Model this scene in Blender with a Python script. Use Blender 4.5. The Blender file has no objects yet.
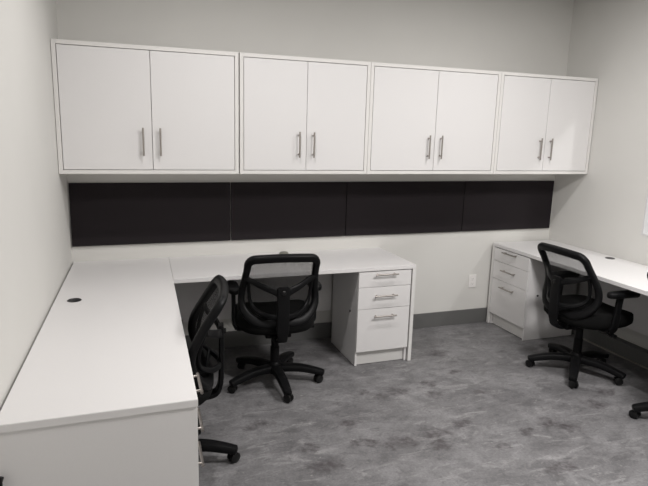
import bpy, bmesh, math, random
from mathutils import Vector, Matrix
random.seed(4)
S = bpy.context.scene
COL = S.collection
AW = -0.0328            # the left wall is not quite square to the back wall
W = 4.026               # room width
ZC = 2.85               # ceiling
YF = -5.6               # wall behind the camera
DZ = 0.737              # desk height
DT = 0.028              # desktop thickness

# ------------------------------------------------------------------ materials
def mat(name, col, rough=.5, metal=0, spec=.5):
    m = bpy.data.materials.new(name); m.use_nodes = True
    b = m.node_tree.nodes['Principled BSDF']
    b.inputs['Base Color'].default_value = (*col, 1); b.inputs['Roughness'].default_value = rough
    b.inputs['Metallic'].default_value = metal; b.inputs['Specular IOR Level'].default_value = spec
    return m
def nd(m, t, **kw):
    n = m.node_tree.nodes.new(t)
    for k, v in kw.items(): setattr(n, k, v)
    return n
def lk(m, a, b): m.node_tree.links.new(a, b)
def bsdf(m): return m.node_tree.nodes['Principled BSDF']
def noisy(m, scale, c0, c1, detail=4, bump=0, bscale=None, stretch=(1, 1, 1)):
    tc = nd(m, 'ShaderNodeTexCoord'); mp = nd(m, 'ShaderNodeMapping'); mp.inputs['Scale'].default_value = stretch
    lk(m, tc.outputs['Object'], mp.inputs[0])
    n = nd(m, 'ShaderNodeTexNoise'); n.inputs['Scale'].default_value = scale; n.inputs['Detail'].default_value = detail
    lk(m, mp.outputs[0], n.inputs['Vector'])
    r = nd(m, 'ShaderNodeMix', data_type='RGBA')
    r.inputs['A'].default_value = (*c0, 1); r.inputs['B'].default_value = (*c1, 1)
    lk(m, n.outputs['Fac'], r.inputs['Factor']); lk(m, r.outputs['Result'], bsdf(m).inputs['Base Color'])
    if bump:
        n2 = nd(m, 'ShaderNodeTexNoise'); n2.inputs['Scale'].default_value = bscale or scale
        lk(m, mp.outputs[0], n2.inputs['Vector'])
        bp = nd(m, 'ShaderNodeBump'); bp.inputs['Strength'].default_value = bump; bp.inputs['Distance'].default_value = .002
        lk(m, n2.outputs['Fac'], bp.inputs['Height']); lk(m, bp.outputs[0], bsdf(m).inputs['Normal'])
    return m
M = {}
M['wall'] = noisy(mat('wall_paint', (.66, .645, .605), .75, spec=.3), 3, (.625, .616, .588), (.66, .651, .622), bump=.12, bscale=180)
M['ceiling'] = mat('ceiling_paint', (.35, .35, .34), .9)
M['white'] = noisy(mat('white_laminate', (.72, .707, .70), .42), 260, (.70, .688, .682), (.735, .722, .716), detail=2)
M['edge'] = mat('white_edge_band', (.71, .70, .682), .45)
M['frame'] = mat('cabinet_white', (.715, .70, .678), .45)
M['panel'] = noisy(mat('black_fabric_panel', (.015, .012, .0135), .9, spec=.25), 350, (.011, .0085, .0095), (.020, .016, .018), bump=.3, bscale=500)
M['base'] = noisy(mat('grey_rubber_base', (.12, .12, .117), .55), 20, (.115, .115, .112), (.127, .127, .124))
M['caulk'] = mat('pale_caulk', (.3, .28, .25), .7)
M['nickel'] = mat('brushed_nickel', (.40, .37, .345), .36, 1)
M['plastic'] = noisy(mat('black_plastic', (.006, .006, .0065), .4, spec=.13), 400, (.0045, .0045, .005), (.0075, .0075, .008), bump=.1, bscale=600)
M['plastic_dark'] = mat('black_caster_plastic', (.008, .008, .008), .3, spec=.3)
M['fabric'] = noisy(mat('black_seat_fabric', (.005, .005, .005), .95, spec=.15), 300, (.003, .003, .003), (.007, .007, .007), bump=.4, bscale=400)
M['steel'] = mat('dark_steel', (.05, .05, .05), .3, 1)
M['grommet'] = mat('black_grommet', (.012, .012, .015), .3)
M['ggrey'] = mat('grey_grommet', (.2, .2, .17), .4)
M['outlet'] = mat('outlet_white', (.82, .80, .78), .35)
M['dark'] = mat('slot_dark', (.03, .03, .03), .6)
M['sill'] = mat('window_white', (.6, .6, .6), .5)
# glass pane
g = mat('clear_glass', (1, 1, 1), .02)
_t = nd(g, 'ShaderNodeBsdfTransparent'); _t.inputs[0].default_value = (.95, .96, .96, 1); _g = nd(g, 'ShaderNodeBsdfGlossy'); _g.inputs['Roughness'].default_value = .02
_m = nd(g, 'ShaderNodeMixShader')
_m.inputs[0].default_value = .05; lk(g, _t.outputs[0], _m.inputs[1]); lk(g, _g.outputs[0], _m.inputs[2])
lk(g, _m.outputs[0], [n for n in g.node_tree.nodes if n.type == 'OUTPUT_MATERIAL'][0].inputs[0])
M['glass'] = g
# mesh fabric of the chair backs: fine black net with round-ish holes
def net():
    m = mat('black_net', (.005, .005, .005), .85, spec=.1)
    tc = nd(m, 'ShaderNodeTexCoord'); sx = nd(m, 'ShaderNodeSeparateXYZ'); lk(m, tc.outputs['Object'], sx.inputs[0])
    def sn(out, k, ph=0):
        a = nd(m, 'ShaderNodeMath', operation='MULTIPLY'); a.inputs[1].default_value = k; lk(m, out, a.inputs[0])
        b = nd(m, 'ShaderNodeMath', operation='SINE'); lk(m, a.outputs[0], b.inputs[0]); return b.outputs[0]
    k = 2 * math.pi / .007
    p = nd(m, 'ShaderNodeMath', operation='MULTIPLY'); lk(m, sn(sx.outputs['X'], k), p.inputs[0]); lk(m, sn(sx.outputs['Z'], k), p.inputs[1])
    ab = nd(m, 'ShaderNodeMath', operation='ABSOLUTE'); lk(m, p.outputs[0], ab.inputs[0])
    gt = nd(m, 'ShaderNodeMath', operation='GREATER_THAN'); lk(m, ab.outputs[0], gt.inputs[0]); gt.inputs[1].default_value = .5
    tr = nd(m, 'ShaderNodeBsdfTransparent'); mx = nd(m, 'ShaderNodeMixShader')
    lk(m, gt.outputs[0], mx.inputs[0]); lk(m, bsdf(m).outputs[0], mx.inputs[1]); lk(m, tr.outputs[0], mx.inputs[2])
    out = [n for n in m.node_tree.nodes if n.type == 'OUTPUT_MATERIAL'][0]; lk(m, mx.outputs[0], out.inputs[0])
    return m
M['net'] = net()
# floor: grey concrete-look vinyl, dark damp-looking blotches and pale brushed scuffs
def floor_mat():
    m = mat('concrete_look_vinyl', (.15, .147, .145), .48, spec=.35)
    tc = nd(m, 'ShaderNodeTexCoord'); P = tc.outputs['Object']
    def noise(scale, detail=5, stretch=None, rot=0, rough=.6, off=0, dist=0):
        mp = nd(m, 'ShaderNodeMapping'); mp.inputs['Scale'].default_value = stretch or (1, 1, 1)
        mp.inputs['Rotation'].default_value = (0, 0, rot); mp.inputs['Location'].default_value = (off, off * .7, 0)
        lk(m, P, mp.inputs[0])
        n = nd(m, 'ShaderNodeTexNoise'); n.inputs['Scale'].default_value = scale; n.inputs['Detail'].default_value = detail
        n.inputs['Roughness'].default_value = rough; n.inputs['Distortion'].default_value = dist; lk(m, mp.outputs[0], n.inputs['Vector']); return n
    def ramp(fac, a, b, va=0, vb=1):
        r = nd(m, 'ShaderNodeMapRange'); r.inputs['From Min'].default_value = a; r.inputs['From Max'].default_value = b
        r.inputs['To Min'].default_value = va; r.inputs['To Max'].default_value = vb; lk(m, fac, r.inputs['Value']); return r.outputs[0]
    def mix(fac, A, B):
        x = nd(m, 'ShaderNodeMix', data_type='RGBA'); lk(m, fac, x.inputs['Factor'])
        for s, v in (('A', A), ('B', B)):
            if isinstance(v, tuple): x.inputs[s].default_value = (*v, 1)
            else: lk(m, v, x.inputs[s])
        return x.outputs['Result']
    c = mix(ramp(noise(3.2, 8, (1, 1.3, 1), .6, .65, 0, .8).outputs['Fac'], .38, .62), FL0, FL1)
    c = mix(ramp(noise(11, 6, (1, 1.6, 1), .5, .7, 3).outputs['Fac'], .5, .72, 0, .5), c, FL2)
    c = mix(ramp(noise(7, 8, (.6, 1.6, 1), -.5, .7, 9, 1.2).outputs['Fac'], .54, .66, 0, .6), c, FL3)
    c = mix(ramp(noise(13, 6, (.7, 1.4, 1), .9, .7, 19, 1.0).outputs['Fac'], .54, .66, 0, .55), c, FL2)
    c = mix(ramp(noise(70, 3, None, 0, .7, 5).outputs['Fac'], .45, .7, 0, .4), c, FL2)
    c = mix(ramp(noise(55, 3, None, 0, .7, 31).outputs['Fac'], .54, .72, 0, .3), c, FL3)
    c = mix(ramp(noise(45, 2, (.6, 1, 1), .8, .5, 12).outputs['Fac'], .71, .76, 0, .6), c, (.36, .35, .34))
    # blotches, each with its own place
    wob = noise(14, 4, None, 0, .6, 2)
    ctr = nd(m, 'ShaderNodeVectorMath', operation='SUBTRACT'); lk(m, wob.outputs['Color'], ctr.inputs[0]); ctr.inputs[1].default_value = (.5, .5, .5)
    sc = nd(m, 'ShaderNodeVectorMath', operation='SCALE'); sc.inputs['Scale'].default_value = .17; lk(m, ctr.outputs[0], sc.inputs[0])
    ad = nd(m, 'ShaderNodeVectorMath', operation='ADD'); lk(m, P, ad.inputs[0]); lk(m, sc.outputs[0], ad.inputs[1])
    acc = None
    for (x, y, s) in STAINS:
        dv = nd(m, 'ShaderNodeVectorMath', operation='SUBTRACT'); lk(m, ad.outputs[0], dv.inputs[0]); dv.inputs[1].default_value = (x, y, 0)
        mu = nd(m, 'ShaderNodeVectorMath', operation='MULTIPLY'); lk(m, dv.outputs[0], mu.inputs[0]); mu.inputs[1].default_value = (.8, 1.25, 0)
        ln = nd(m, 'ShaderNodeVectorMath', operation='LENGTH'); lk(m, mu.outputs[0], ln.inputs[0])
        f = ramp(ln.outputs['Value'], .035 * s, .07 * s, 1, 0)
        if acc is None: acc = f
        else:
            a = nd(m, 'ShaderNodeMath', operation='MAXIMUM'); lk(m, acc, a.inputs[0]); lk(m, f, a.inputs[1]); acc = a.outputs[0]
    st = nd(m, 'ShaderNodeMath', operation='MULTIPLY'); lk(m, acc, st.inputs[0]); lk(m, ramp(noise(30, 3, None, 0, .6, 8).outputs['Fac'], .38, .62, .3, .85), st.inputs[1])
    c = mix(st.outputs[0], c, FL4)
    lk(m, c, bsdf(m).inputs['Base Color'])
    lk(m, ramp(noise(9, 4).outputs['Fac'], .3, .7, .42, .6), bsdf(m).inputs['Roughness'])
    bp = nd(m, 'ShaderNodeBump'); bp.inputs['Strength'].default_value = .15; bp.inputs['Distance'].default_value = .002
    lk(m, noise(40, 5).outputs['Fac'], bp.inputs['Height']); lk(m, bp.outputs[0], bsdf(m).inputs['Normal'])
    return m
STAINS = [(1.991, -1.045, 1.2), (1.841, -1.089, 0.8), (1.776, -0.997, 0.7), (2.247, -1.004, 1), (2.192, -1.159, 0.9), (2.521, -0.89, 0.8), (1.522, -1.339, 0.9), (1.491, -1.547, 0.6), (1.563, -1.558, 0.7), (1.634, -1.628, 0.8), (1.751, -1.611, 1.2), (1.959, -1.588, 1.1), (1.925, -1.7, 0.9), (2.167, -1.527, 0.9), (1.228, -1.508, 0.8), (1.255, -1.694, 1.4), (2.566, -0.552, 1.2), (1.016, -1.199, 1), (2.667, -1.671, 1), (2.751, -1.751, 1), (3.141, -1.572, 1.2), (3.336, -1.455, 1), (2.405, -2.061, 1.3), (2.461, -1.721, 0.8), (2.246, -1.797, 0.7), (2.51, -1.212, 0.7)]
FL0, FL1 = (.13, .127, .130), (.218, .214, .218)
FL2, FL3, FL4 = (.075, .072, .074), (.32, .314, .314), (.064, .056, .059)
M['floor'] = floor_mat()

# ------------------------------------------------------------------ helpers
def link(name, bm, m, parent=None, smooth=False, shear=False):
    if shear:
        for v in bm.verts: v.co.x += AW * (-v.co.y)
    bmesh.ops.recalc_face_normals(bm, faces=bm.faces)
    me = bpy.data.meshes.new(name); bm.to_mesh(me); bm.free()
    me.materials.append(m)
    if smooth:
        for p in me.polygons: p.use_smooth = True
        if smooth != 'all':
            me.set_sharp_from_angle(angle=math.radians(35))
    o = bpy.data.objects.new(name, me); COL.objects.link(o)
    if parent: o.parent = parent
    return o
def box(bm, x0, x1, y0, y1, z0, z1, bev=0):
    r = bmesh.ops.create_cube(bm, size=1)
    vs = r['verts']
    for v in vs:
        v.co = Vector((x0 + (v.co.x + .5) * (x1 - x0), y0 + (v.co.y + .5) * (y1 - y0), z0 + (v.co.z + .5) * (z1 - z0)))
    if bev:
        es = list({e for v in vs for e in v.link_edges})
        bmesh.ops.bevel(bm, geom=es, offset=bev, segments=2, affect='EDGES', profile=.6)
    return bm
def cyl(bm, p, q, r, r2=None, n=16):
    p, q = Vector(p), Vector(q); d = q - p
    rot = Vector((0, 0, 1)).rotation_difference(d.normalized()).to_matrix().to_4x4()
    bmesh.ops.create_cone(bm, cap_ends=True, segments=n, radius1=r, radius2=r if r2 is None else r2, depth=d.length,
                          matrix=Matrix.Translation((p + q) / 2) @ rot)
    return bm
def lathe(bm, prof, axis='Z', c=(0, 0, 0), n=28):
    rings = []
    c = Vector(c)
    for r, h in prof:
        ring = []
        for i in range(n):
            a = 2 * math.pi * i / n; u, v = r * math.cos(a), r * math.sin(a)
            co = {'Z': (u, v, h), 'X': (h, u, v), 'Y': (u, h, v)}[axis]
            ring.append(bm.verts.new(c + Vector(co)))
        rings.append(ring)
    for a, b in zip(rings, rings[1:]):
        for i in range(n): bm.faces.new((a[i], a[(i + 1) % n], b[(i + 1) % n], b[i]))
    bm.faces.new(rings[0]); bm.faces.new(list(reversed(rings[-1])))
    return bm
def sweep(bm, pts, wid, thk, ref, closed=False, n=12, ex=3.0):
    """superelliptic section swept along pts; wid lies along tangent x ref, thk along ref; both may be lists"""
    P = [Vector(p) for p in pts]; N = len(P); rings = []
    for i, p in enumerate(P):
        a = P[i - 1] if (i or closed) else P[0]; b = P[(i + 1) % N] if (i < N - 1 or closed) else P[-1]
        t = (b - a).normalized(); r = Vector(ref(p) if callable(ref) else ref)
        s = t.cross(r).normalized(); r = s.cross(t).normalized()
        w = wid[i] if isinstance(wid, (list, tuple)) else wid; h = thk[i] if isinstance(thk, (list, tuple)) else thk
        ring = []
        for k in range(n):
            q = 2 * math.pi * (k + .5) / n; cu, su = math.cos(q), math.sin(q)
            u = math.copysign(abs(cu) ** (2 / ex), cu) * w / 2; v = math.copysign(abs(su) ** (2 / ex), su) * h / 2
            ring.append(bm.verts.new(p + s * u + r * v))
        rings.append(ring)
    pairs = list(zip(rings, rings[1:])) + ([(rings[-1], rings[0])] if closed else [])
    for a, b in pairs:
        for k in range(n): bm.faces.new((a[k], a[(k + 1) % n], b[(k + 1) % n], b[k]))
    if not closed:
        bm.faces.new(rings[0]); bm.faces.new(list(reversed(rings[-1])))
    return bm
def smoothpath(pts, n=8):
    P = [Vector(p) for p in pts]; out = []
    for i in range(len(P) - 1):
        p0 = P[max(i - 1, 0)]; p1 = P[i]; p2 = P[i + 1]; p3 = P[min(i + 2, len(P) - 1)]
        for k in range(n):
            t = k / n
            out.append(.5 * ((2 * p1) + (p2 - p0) * t + (2 * p0 - 5 * p1 + 4 * p2 - p3) * t * t + (3 * p1 - p0 - 3 * p2 + p3) * t ** 3))
    out.append(P[-1]); return out
def NB(): return bmesh.new()
def thing(name, label, cat, loc=(0, 0, 0), rz=0, group=None):
    o = bpy.data.objects.new(name, None); COL.objects.link(o)
    o.location = loc; o.rotation_euler = (0, 0, rz); o.empty_display_size = .1
    o['label'] = label; o['category'] = cat
    if group: o['group'] = group
    return o
def struct(name, bm, m, parent=None, **k):
    o = link(name, bm, m, parent, **k)
    if not parent: o['kind'] = 'structure'
    return o

# ------------------------------------------------------------------ room shell
XL = AW * (-YF)      # left wall x at the near end (negative)
struct('floor', box(NB(), -.4, 6.0, YF - .2, .2, -.1, 0), M['floor'])
struct('ceiling', box(NB(), -.4, 6.0, YF - .2, .2, ZC, ZC + .1), M['ceiling'])
struct('wall_back', box(NB(), -.4, 6.0, 0, .15, 0, ZC), M['wall'])
struct('wall_front', box(NB(), -.4, 6.0, YF - .15, YF, 0, ZC), M['wall'])
struct('wall_left', box(NB(), -.15, -.007, YF, 0, 0, ZC), M['wall'], shear=True)
WY0, WY1, WZ0, WZ1, WT = -2.75, -.965, .955, 2.13, .13
bm = NB()
box(bm, W, W + WT, WY1, 0, 0, ZC); box(bm, W, W + WT, YF, WY0, 0, ZC)
box(bm, W, W + WT, WY0, WY1, 0, WZ0); box(bm, W, W + WT, WY0, WY1, WZ1, ZC)
struct('wall_right', bm, M['wall'])
struct('wall_corridor', box(NB(), 5.6, 5.75, YF, 0, 0, ZC), M['wall'])
bm = NB(); t = .012; e = -.001
box(bm, W - e, W + WT, WY1 - t, WY1, WZ0, WZ1); box(bm, W - e, W + WT, WY0, WY0 + t, WZ0, WZ1)
box(bm, W - e, W + WT, WY0 + t, WY1 - t, WZ1 - t, WZ1)
wf = struct('window_1', bm, M['sill'])
link('window_sill', box(NB(), W - .003, W + WT, WY0 + .001, WY1 - .001, WZ0 + .001, WZ0 + .014, .002), M['sill'], wf)
link('glass_pane', box(NB(), W + .085, W + .091, WY0 + t, WY1 - t, WZ0 + .014, WZ1 - t), M['glass'], wf)
# baseboards
BH = .131
bm = NB(); box(bm, 0, W, -.012, 0, 0, BH, .003); b = struct('baseboard_back', bm, M['base'])
bm = NB(); box(bm, 3.955, W, YF, -.012, 0, BH - .02, .004); struct('baseboard_right', bm, M['base'])
bm = NB(); box(bm, 3.938, 3.955, -3.6, -.55, 0, .006); struct('trim_1', bm, M['caulk'])
bm = NB(); box(bm, 0, .012, YF, -2.3, 0, BH, .003); struct('baseboard_left', bm, M['base'], shear=True)

# ------------------------------------------------------------------ bar handles
def bar_handle(parent, c, L, axis, out, name='handle', r=.006, proj=.03, m=None):
    """bar of length L along axis through point c on the front, standing proj off along out"""
    c, ax, o = Vector(c), Vector(axis), Vector(out)
    bm = NB(); cyl(bm, c + o * proj - ax * L / 2, c + o * proj + ax * L / 2, r, n=14)
    for s in (-1, 1):
        p = c + ax * s * (L / 2 - .022); cyl(bm, p - o * .001, p + o * proj, r * .85, n=12)
    return link(name, bm, m or M['nickel'], parent, smooth=True)

# ------------------------------------------------------------------ wall cabinets
CD, CZ0, CZ1 = .375, 1.3665, 2.1403
cuts = [(-.0165, 1.0715), (1.0795, 1.9985), (2.0005, 3.0809), (3.0829, 4.0195)]
cab_lab = ['white two-door wall cabinet against the left wall, leftmost of the row of four',
           'white two-door wall cabinet second from the left, right of the open gap between cabinets',
           'white two-door wall cabinet third from the left, above the gap right of the middle desk',
           'white two-door wall cabinet against the right wall, rightmost of the row of four']
for (x0, x1), lab in zip(cuts, cab_lab):
    t = thing('wall_cabinet', lab, 'cabinet', ((x0 + x1) / 2, 0, CZ0), 0, 'wall cabinets above the dark panels')
    w = (x1 - x0) / 2; h = CZ1 - CZ0; T = .024
    bm = NB()
    box(bm, -w, -w + T, -CD, -.001, 0, h, .0012); box(bm, w - T, w, -CD, -.001, 0, h, .0012)
    box(bm, -w + T, w - T, -CD, -.001, 0, T, .0012); box(bm, -w + T, w - T, -CD, -.001, h - T, h, .0012)
    box(bm, -w + T, w - T, -.02, -.001, T, h - T)
    link('carcass', bm, M['frame'], t)
    gp = .0035
    for s in (-1, 1):
        a, b = sorted((s * (w - T - gp), s * .0016))
        d = link('door', box(NB(), a, b, -CD + .001, -CD + .019, T + gp, h - T - gp, .0012), M['white'], t)
        bar_handle(d, (.0475 if s > 0 else -.0555, -CD + .001, .1995), .172, (0, 0, 1), (0, -1, 0))
    link('shelf', box(NB(), -w + T, w - T, -CD + .03, -.02, h * .52, h * .52 + .018), M['frame'], t)

# ------------------------------------------------------------------ dark wall panels
pc = [-.002, 1.0806, 1.9937, 3.0693, 4.0075]
pl = ['black fabric wall panel in the left corner, above the corner desk',
      'black fabric wall panel above the middle desk, behind the chair, second from the left',
      'black fabric wall panel third from the left, above the bare wall with the outlet',
      'black fabric wall panel in the right corner, above the right-hand desk']
for i in range(4):
    g0 = .003; g1 = .003
    o = link('wall_panel', box(NB(), pc[i] + g0, pc[i + 1] - g1, -.02, -.0005, .846, 1.2766, .002), M['panel'])
    o['label'] = pl[i]; o['category'] = 'wall panel'; o['group'] = 'black fabric panels under the wall cabinets'

# ------------------------------------------------------------------ drawer pedestals (front faces -y, origin at the front's middle on the floor)
def pedestal(lab, loc, rz, w, d, lock_y=None, lock_side=-1, open_side=0):
    t = thing('drawer_pedestal', lab, 'drawer unit', loc, rz, 'white three-drawer pedestals under the desks')
    h = DZ - DT - .001; hw = w / 2; T = .016; F = .018
    bm = NB()
    box(bm, -hw, -hw + T, .0, d, .003, h, .001); box(bm, hw - T, hw, .0, d, .003, h, .001)
    box(bm, -hw + T, hw - T, d - T, d, .02, h); box(bm, -hw + T, hw - T, F + .003, d - T, .105, .12); box(bm, -hw + T, hw - T, F + .003, d - T, h - T, h)
    link('carcass', bm, M['white'], t)
    link('plinth', box(NB(), -hw + T, hw - T, .022, .038, .004, .105), M['edge'], t)
    for (z0, z1, hz) in ((.592, .702, .684), (.432, .589, .528), (.112, .429, .378)):
        dr = NB(); box(dr, -hw + .002, hw - .002, -.016, -.0005, z0, z1, .0012)
        box(dr, -hw + T + .012, hw - T - .012, .0005, d - .05, z0 + .02, min(z1 - .03, z0 + .09))
        dr = link('drawer', dr, M['white'], t)
        bar_handle(dr, (0, -.016, hz), .176, (1, 0, 0), (0, -1, 0))
    if lock_y is not None:
        x = lock_side * hw
        link('lock', cyl(NB(), (x - lock_side * .004, lock_y, .383), (x + lock_side * .003, lock_y, .383), .009, n=16), M['dark'], t, smooth=True)
    return t
pedestal('white three-drawer pedestal at the right end of the middle desk', (2.070, -.605, 0), 0, .412, .485, .118, -1)
pedestal('white three-drawer pedestal in the right back corner, beside the wall outlet', (3.413, -.288, 0), -math.pi / 2, .458, .50, .10, 1)
th = math.atan(AW)
pedestal('white three-drawer pedestal at the near end of the corner desk, seen edge-on', (.6324 + AW * 2.01 - .018, -2.012, 0), math.pi / 2 + th, .40, .48)

# ------------------------------------------------------------------ desks
D, L, D2, X1 = .6324, 2.2546, .624, 2.310
def slab(name, poly, z0, z1, m, parent, bev=.0015):
    bm = NB(); lo = [bm.verts.new((x, y, z0)) for x, y in poly]; hi = [bm.verts.new((x, y, z1)) for x, y in poly]; n = len(poly)
    bm.faces.new(list(reversed(lo))); bm.faces.new(hi)
    for i in range(n): bm.faces.new((lo[i], lo[(i + 1) % n], hi[(i + 1) % n], hi[i]))
    if bev: bmesh.ops.bevel(bm, geom=list(bm.edges), offset=bev, segments=2, affect='EDGES')
    return link(name, bm, m, parent)
def grommet(parent, x, y, m, dome=False, r=.036):
    bm = NB()
    if dome: lathe(bm, [(r, 0), (r, .004), (r * .8, .012), (r * .4, .016), (.003, .017)], c=(x, y, DZ))
    else: lathe(bm, [(r, 0), (r, .002), (r * .93, .0035), (r * .8, .0035), (r * .78, .002), (.004, .0018)], c=(x, y, DZ))
    link('cable_grommet', bm, m, parent, smooth=True)
sh = lambda x, y: (x + AW * (-y), y)
# corner desk on the left wall
t = thing('desk', 'long white desk against the left wall, nearest the camera', 'desk', (0, 0, 0), 0, 'white laminate desks')
slab('desktop', [sh(.004, -.001), sh(.004, -L), sh(D, -L), sh(D - .0007, -.001)], DZ - DT, DZ, M['white'], t)
ep = link('end_panel', box(NB(), .004, D - .002, -L + .006, -L + .022, .002, DZ - DT, .001), M['white'], t, shear=True)
h = bar_handle(ep, (AW * L + .016, -L + .003, .485), .18, (0, 0, 1), (0, -1, 0), m=M['steel']); h['label'] = 'dark bar handle'
link('modesty_panel', box(NB(), .006, .022, -1.79, -.02, .255, DZ - DT), M['white'], t, shear=True)
grommet(t, .072 + AW * .93 + .03, -.935, M['grommet'])
# return desk along the back wall
t = thing('desk', 'white desk along the back wall, pedestal under its right end', 'desk', (0, 0, 0), 0, 'white laminate desks')
slab('desktop', [sh(D + .0007, -.001), sh(D + .0007, -D2), (X1, -D2), (X1, -.001)], DZ - DT, DZ, M['white'], t)
link('end_panel', box(NB(), X1 - .026, X1, -D2, -.02, .003, DZ - DT - .0003, .0012), M['edge'], t)
link('modesty_panel', box(NB(), D + .01, 1.875, -.066, -.05, .255, DZ - DT), M['white'], t)
grommet(t, 1.478, -.06, M['ggrey'], True)
# desk along the right wall
XR, RL = 3.3971, 2.95
t = thing('desk', 'white desk against the right wall, with a drawer pedestal in the back corner', 'desk', (0, 0, 0), 0, 'white laminate desks')
slab('desktop', [(XR, -.03), (XR, -RL), (W - .002, -RL), (W - .002, -.03)], DZ - DT, DZ, M['white'], t)
link('end_panel', box(NB(), XR, W - .09, -.056, -.03, .003, DZ - DT - .0003, .0012), M['edge'], t)
link('leg_panel', box(NB(), XR, W - .09, -RL, -RL + .026, .003, DZ - DT - .0003, .0012), M['edge'], t)
link('modesty_panel', box(NB(), 3.93, 3.946, -RL + .03, -.53, .25, DZ - DT), M['white'], t)
grommet(t, 3.945, -.785, M['grommet'])

# ------------------------------------------------------------------ wall outlet
t = thing('wall_outlet', 'white duplex wall outlet low on the back wall between the pedestals', 'outlet', (3.232, 0, .39))
link('cover_plate', box(NB(), -.037, .037, -.0065, -.0004, -.058, .058, .0025), M['outlet'], t)
for s in (-1, 1):
    bm = NB(); box(bm, -.0165, .0165, -.0085, -.0062, s * .0205 - .014, s * .0205 + .014, .0015)
    so = link('socket', bm, M['outlet'], t)
    bm = NB()
    for x in (-.006, .006): box(bm, x - .001, x + .001, -.0089, -.0084, s * .0205 - .002, s * .0205 + .006)
    cyl(bm, (0, -.0089, s * .0205 - .008), (0, -.0084, s * .0205 - .008), .0022, n=10)
    link('slot', bm, M['dark'], so)

# ------------------------------------------------------------------ office chair (faces +y)
PR = [(.935, -.285), (.88, -.252), (.80, -.200), (.74, -.165), (.68, -.138), (.61, -.132), (.54, -.158), (.49, -.185), (.45, -.210)]
def prof(z, x=0):
    zz = max(min(z, PR[0][0]), PR[-1][0]); y = PR[-1][1]
    for (za, ya), (zb, yb) in zip(PR, PR[1:]):
        if zb <= zz <= za:
            f = (za - zz) / (za - zb); y = ya + (yb - ya) * f; break
    return y + .36 * x * x
def psm(z, x=0): return sum(prof(z + d, x) for d in (-.03, -.015, 0, .015, .03)) / 5
HB, ZT, ZB, RT, RB = .212, .905, .478, .05, .125
def bulge(z): return .026 * math.exp(-((z - .62) / .14) ** 2) - .004 * max(0, (z - .8) / .1)
def hwid(z):
    if z < ZB + RB: b = RB - (z - ZB); return bulge(z) + HB - RB + math.sqrt(max(RB * RB - b * b, 0))
    if z > ZT - RT: b = z - (ZT - RT); return bulge(z) + HB - RT + math.sqrt(max(RT * RT - b * b, 0))
    return HB + bulge(z)
def arc(cx, cz, r, a0, a1, n): return [(cx + r * math.cos(a0 + (a1 - a0) * i / n), cz + r * math.sin(a0 + (a1 - a0) * i / n)) for i in range(n + 1)]
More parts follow.
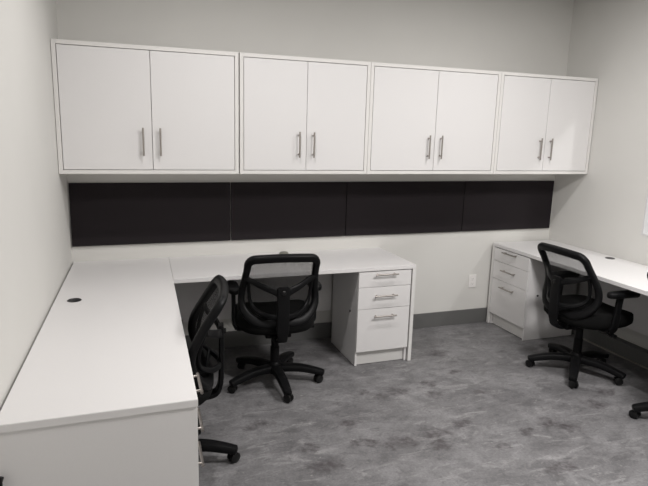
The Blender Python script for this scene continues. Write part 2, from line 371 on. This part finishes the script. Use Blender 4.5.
def make_chair():
    c = thing('office_chair', '', 'chair')
    PL = M['plastic']
    # five-star base, leg + caster each
    link('base_hub', lathe(NB(), [(.036, .062), (.045, .07), (.045, .122), (.040, .140), (.034, .146)]), PL, c, smooth=True)
    for k in range(5):
        a = math.radians(-90 + 72 * k); u = Vector((math.cos(a), math.sin(a), 0)); s = Vector((-u.y, u.x, 0))
        pts = [u * r + Vector((0, 0, z)) for r, z in ((.03, .098), (.10, .102), (.18, .099), (.25, .086), (.30, .074), (.332, .064))]
        pts = smoothpath(pts, 4)
        n = len(pts); wd = [.074 - .022 * i / (n - 1) for i in range(n)]; tk = [.056 - .016 * i / (n - 1) for i in range(n)]
        wd[-1] *= .7; tk[-1] *= .7
        lg = link('base_leg', sweep(NB(), pts, wd, tk, (0, 0, 1)), PL, c, smooth=True)
        bm = NB(); ca = a + random.choice((.6, -.9, 1.9, 2.6)) + .3 * k
        e = Vector((math.cos(ca), math.sin(ca), 0)); ctr = u * .305 + Vector((0, 0, .0275)); cen = ctr + Vector((-e.y, e.x, 0)) * .012
        for q in (-1, 1):
            p0 = cen + e * q * .006; p1 = cen + e * q * .024
            cyl(bm, p0, p1 - e * q * .004, .0272, n=22); cyl(bm, p1 - e * q * .0041, p1, .0270, .020, n=22) if q > 0 else cyl(bm, p1 - e * q * .0041, p1, .0270, .020, n=22)
        cyl(bm, cen - e * .006, cen + e * .006, .020, n=16)
        cyl(bm, ctr + Vector((0, 0, .012)), ctr + Vector((0, 0, .046)), .010, n=12)
        link('caster', bm, M['plastic_dark'], lg, smooth=True)
    link('gas_column', lathe(NB(), [(.030, .118), (.030, .25), (.0255, .252), (.0255, .33), (.021, .332), (.021, .372)]), PL, c, smooth=True)
    bm = NB(); box(bm, -.085, .085, -.13, .12, .352, .392, .012); box(bm, -.05, .05, -.17, -.1, .345, .385, .01)
    me = link('tilt_mechanism', bm, PL, c)
    bm = NB(); sweep(bm, smoothpath([(.08, .03, .37), (.17, .03, .368), (.235, .035, .36)], 4), .016, .009, (0, 0, 1)); box(bm, .225, .275, .02, .052, .351, .369, .006)
    link('lever', bm, PL, me, smooth=True)
    # seat
    def pillow(layers, ex, cy, rx, ry, front):
        bm = NB(); n = 48; rings = []
        for z, sc in layers:
            ring = []
            for i in range(n):
                a = 2 * math.pi * i / n; ca, sa = math.cos(a), math.sin(a)
                x = math.copysign(abs(ca) ** (2 / ex), ca) * rx * sc; y = math.copysign(abs(sa) ** (2 / ex), sa) * ry * sc
                if y > 0: x *= 1 + .02 * y / ry
                dz = -front * max(0, (y / ry - .55)) ** 2 + .03 * (x / rx) ** 2 * (z > .46)
                ring.append(bm.verts.new((x, cy + y, z + dz)))
            rings.append(ring)
        for a, b in zip(rings, rings[1:]):
            for i in range(n): bm.faces.new((a[i], a[(i + 1) % n], b[(i + 1) % n], b[i]))
        bm.faces.new(list(reversed(rings[0]))); bm.faces.new(rings[-1]); return bm
    link('seat', pillow([(.392, .80), (.402, .92), (.422, .99), (.445, 1), (.462, .985), (.474, .94), (.481, .85), (.484, .6), (.483, .25)], 3.0, .048, .258, .262, .09), M['fabric'], c, smooth='all')
    link('seat_pan', pillow([(.375, .58), (.38, .70), (.391, .79), (.3925, .79)], 3.0, .048, .255, .262, .05), PL, c, smooth=True)
    # back frame loop
    ol = arc(HB - RT, ZT - RT, RT, 0, math.pi / 2, 6) + [(HB - RT - (2 * HB - 2 * RT) * i / 10, ZT + .006 * math.sin(math.pi * i / 10)) for i in range(1, 10)] \
        + arc(-HB + RT, ZT - RT, RT, math.pi / 2, math.pi, 6) + [(-HB, ZT - RT - (ZT - RT - ZB - RB) * i / 12) for i in range(1, 12)] \
        + arc(-HB + RB, ZB + RB, RB, math.pi, 1.5 * math.pi, 9) + [(-HB + RB + (2 * HB - 2 * RB) * i / 6, ZB) for i in range(1, 6)] \
        + arc(HB - RB, ZB + RB, RB, -math.pi / 2, 0, 9) + [(HB, ZB + RB + (ZT - RT - ZB - RB) * i / 12) for i in range(1, 12)]
    ol = [(x + math.copysign(bulge(z), x) * min(1, abs(x) / .1), z) for x, z in ol]
    pts = [(x, psm(z, x), z) for x, z in ol]
    wd = [.042 + (.010 if z > ZT - .03 else 0) + (.020 if z < ZB + .08 else 0) for x, z in ol]
    N = len(wd); wd = [sum(wd[(i + j) % N] for j in range(-3, 4)) / 7 for i in range(N)]
    def nrm(p):
        dz = (psm(p.z + .02) - psm(p.z - .02)) / .04
        return Vector((-.72 * p.x, 1, -dz)).normalized()
    link('back_frame', sweep(NB(), pts, wd, .041, nrm, closed=True, n=16), PL, c, smooth='all')
    # net
    bm = NB(); rows = []; NZ, NX = 30, 18
    for i in range(NZ + 1):
        z = ZB + .004 + (ZT - ZB - .008) * i / NZ; hw = hwid(z); rows.append([bm.verts.new((-hw + 2 * hw * j / NX, psm(z, hw * (2 * j / NX - 1)) + .006, z)) for j in range(NX + 1)])
    for a, b in zip(rows, rows[1:]):
        for j in range(NX): bm.faces.new((a[j], a[j + 1], b[j + 1], b[j]))
    link('back_net', bm, M['net'], c, smooth='all')
    # yoke: Y arms + lower U ring behind the net
    SY = -.252
    bm = NB()
    for s in (-1, 1):
        p = smoothpath([(s * .222, psm(.775, .21) - .012, .777), (s * .17, psm(.755, .16) - .026, .748), (s * .10, -.232, .718), (s * .05, SY + .004, .700), (s * .018, SY, .680)], 6)
        sweep(bm, p, [.030 + .02 * i / len(p) for i in range(len(p))], .020, (0, 1, 0))
        p = smoothpath([(s * .200, psm(.765, .2) - .016, .77), (s * .196, psm(.70, .196) - .022, .69), (s * .188, psm(.63, .188) - .024, .62), (s * .165, psm(.575, .16) - .026, .575), (s * .12, -.205, .546), (s * .06, SY + .012, .535), (s * .015, SY + .004, .532)], 6)
        sweep(bm, p, [.018 + .016 * i / len(p) for i in range(len(p))], .020, (0, 1, 0))
        p = smoothpath([(s * .12, -.200, .546), (s * .06, -.19, .51), (s * .02, -.188, .492)], 4)
        sweep(bm, p, .03, .016, (0, 1, 0))
    link('yoke', bm, PL, c, smooth=True)
    # spine
    bm = NB()
    p = smoothpath([(0, SY - .004, .728), (0, SY - .006, .69), (0, SY - .006, .60), (0, SY - .004, .50), (0, SY + .002, .42), (0, SY + .022, .376), (0, SY + .07, .360), (0, -.12, .360)], 6)
    n = len(p); sweep(bm, p, [.06 if i < 2 else .078 if i < n * .55 else .066 for i in range(n)], .026, lambda q: (0, 1, 0) if q.z > .40 else (0, .5, 1), n=14, ex=5)
    sp = link('spine', bm, PL, c, smooth=True)
    bm = NB(); lathe(bm, [(.014, 0), (.014, -.008), (.011, -.011), (.004, -.011)], axis='Y', c=(0, SY - .018, .694), n=20)
    link('adjustment_knob', bm, M['plastic_dark'], sp, smooth=True)
    # arms
    for s in (-1, 1):
        bm = NB()
        p = smoothpath([(s * .10, .0, .392), (s * .20, .0, .388), (s * .25, .01, .393), (s * .268, .02, .43), (s * .268, .03, .52), (s * .269, .035, .60), (s * .27, .04, .645)], 6)
        sweep(bm, p, [.06 if q.z < .5 else .05 for q in p], [.02 if q.z < .41 else .026 for q in p], lambda q: (0, 0, 1) if q.z < .4 and abs(q.x) < .25 else (s, 0, .25), n=12, ex=4)
        a = link('armrest', bm, PL, c, smooth=True)
        bm = NB(); n = 32; rings = []
        for z, sc in ((.635, .80), (.639, .93), (.650, 1), (.662, .98), (.669, .90), (.672, .70), (.673, .3)):
            rings.append([bm.verts.new((s * .27 + .040 * sc * math.copysign(abs(math.cos(q)) ** .75, math.cos(q)) * (1 - .12 * math.sin(q)),
                                        (.066) + .135 * (sc * .25 + .75 if sc > .75 else sc) * math.copysign(abs(math.sin(q)) ** .8, math.sin(q)), z - .006 * (math.sin(q) > .6))) for q in [2 * math.pi * i / n for i in range(n)]])
        for ra, rb in zip(rings, rings[1:]):
            for i in range(n): bm.faces.new((ra[i], ra[(i + 1) % n], rb[(i + 1) % n], rb[i]))
        bm.faces.new(list(reversed(rings[0]))); bm.faces.new(rings[-1])
        link('arm_pad', bm, PL, a, smooth='all')
    return c
def copy_tree(o, parent=None):
    k = o.copy(); COL.objects.link(k)
    if parent: k.parent = parent
    for ch in list(o.children): copy_tree(ch, k)
    return k
proto = make_chair()
chairs = [(1.252, -.673, -4, 'black mesh-back office chair at the middle desk, seen squarely from behind'),
          (.510, -1.455, 83, 'black mesh-back office chair seen edge-on, partly hidden behind the long left desk'),
          (3.385, -1.12, -90, 'black mesh-back office chair at the right-hand desk, fully in view beside the pedestal'),
          (3.495, -1.935, -90, 'black mesh-back office chair cut off by the right edge of the photo')]
for i, (x, y, a, lab) in enumerate(chairs):
    o = proto if i == 0 else None
    if o is None:
        o = copy_tree(proto)
    o.location = (x, y, 0); o.rotation_euler = (0, 0, math.radians(a)); o['label'] = lab; o['category'] = 'chair'; o['group'] = 'black office chairs at the desks'
    # turn the star base of each chair on its column as in the photo
    off = [4, -6, 43.6, 44][i]
    if off:
        for ch in o.children:
            if ch.name.startswith(('base_leg', 'base_hub')): ch.rotation_euler = (0, 0, math.radians(off))

# ------------------------------------------------------------------ light
def lamp(x, y, z, size, power, col=(1, .972, .958), spread=180):
    l = bpy.data.lights.new('lamp_or_fill', 'AREA'); l.shape = 'DISK'; l.size = size; l.energy = power; l.color = col; l.spread = math.radians(spread)
    o = bpy.data.objects.new('lamp_or_fill', l); COL.objects.link(o); o.location = (x, y, z); return o
P0 = 33
for x, y, f in ((.95, -1.5, .39), (2.83, -1.5, .39), (.75, -4.6, .25)):
    lamp(x, y, ZC - .01, .08, P0 * f)
soft_fill = lamp(2.5, -3.0, ZC - .01, .6, P0 * 2.0); soft_fill.data.shape = 'RECTANGLE'; soft_fill.data.size = .6; soft_fill.data.size_y = .6  # added soft fill, no known fixture: brightens pedestal fronts and low back wall
lamp(4.438, -2.29, 2.40, .07, 15)
lamp(4.9, -4.2, ZC - .01, .2, 14)
w = bpy.data.worlds.new('world'); S.world = w; w.use_nodes = True
w.node_tree.nodes['Background'].inputs[0].default_value = (.9, .92, 1, 1); w.node_tree.nodes['Background'].inputs[1].default_value = .02

# ------------------------------------------------------------------ camera
cd = bpy.data.cameras.new('camera'); co = bpy.data.objects.new('camera', cd); COL.objects.link(co)
r = Vector((.942067, -.334307, .02735)); u = Vector((.040639, .194696, .980021)); f = Vector((.332953, .922135, -.197003))
m = Matrix((r, u, -f)).transposed().to_4x4(); m.translation = (.3426, -4.0991, 1.6684); co.matrix_world = m
cd.sensor_width = 36; cd.lens = 561.6064 * 36 / 648; cd.clip_start = .02
S.camera = co
S.view_settings.view_transform = 'Standard'; S.view_settings.look = 'None'; S.view_settings.exposure = .4; S.view_settings.gamma = 1
try: S.view_settings.use_curve_mapping = False
except Exception: pass
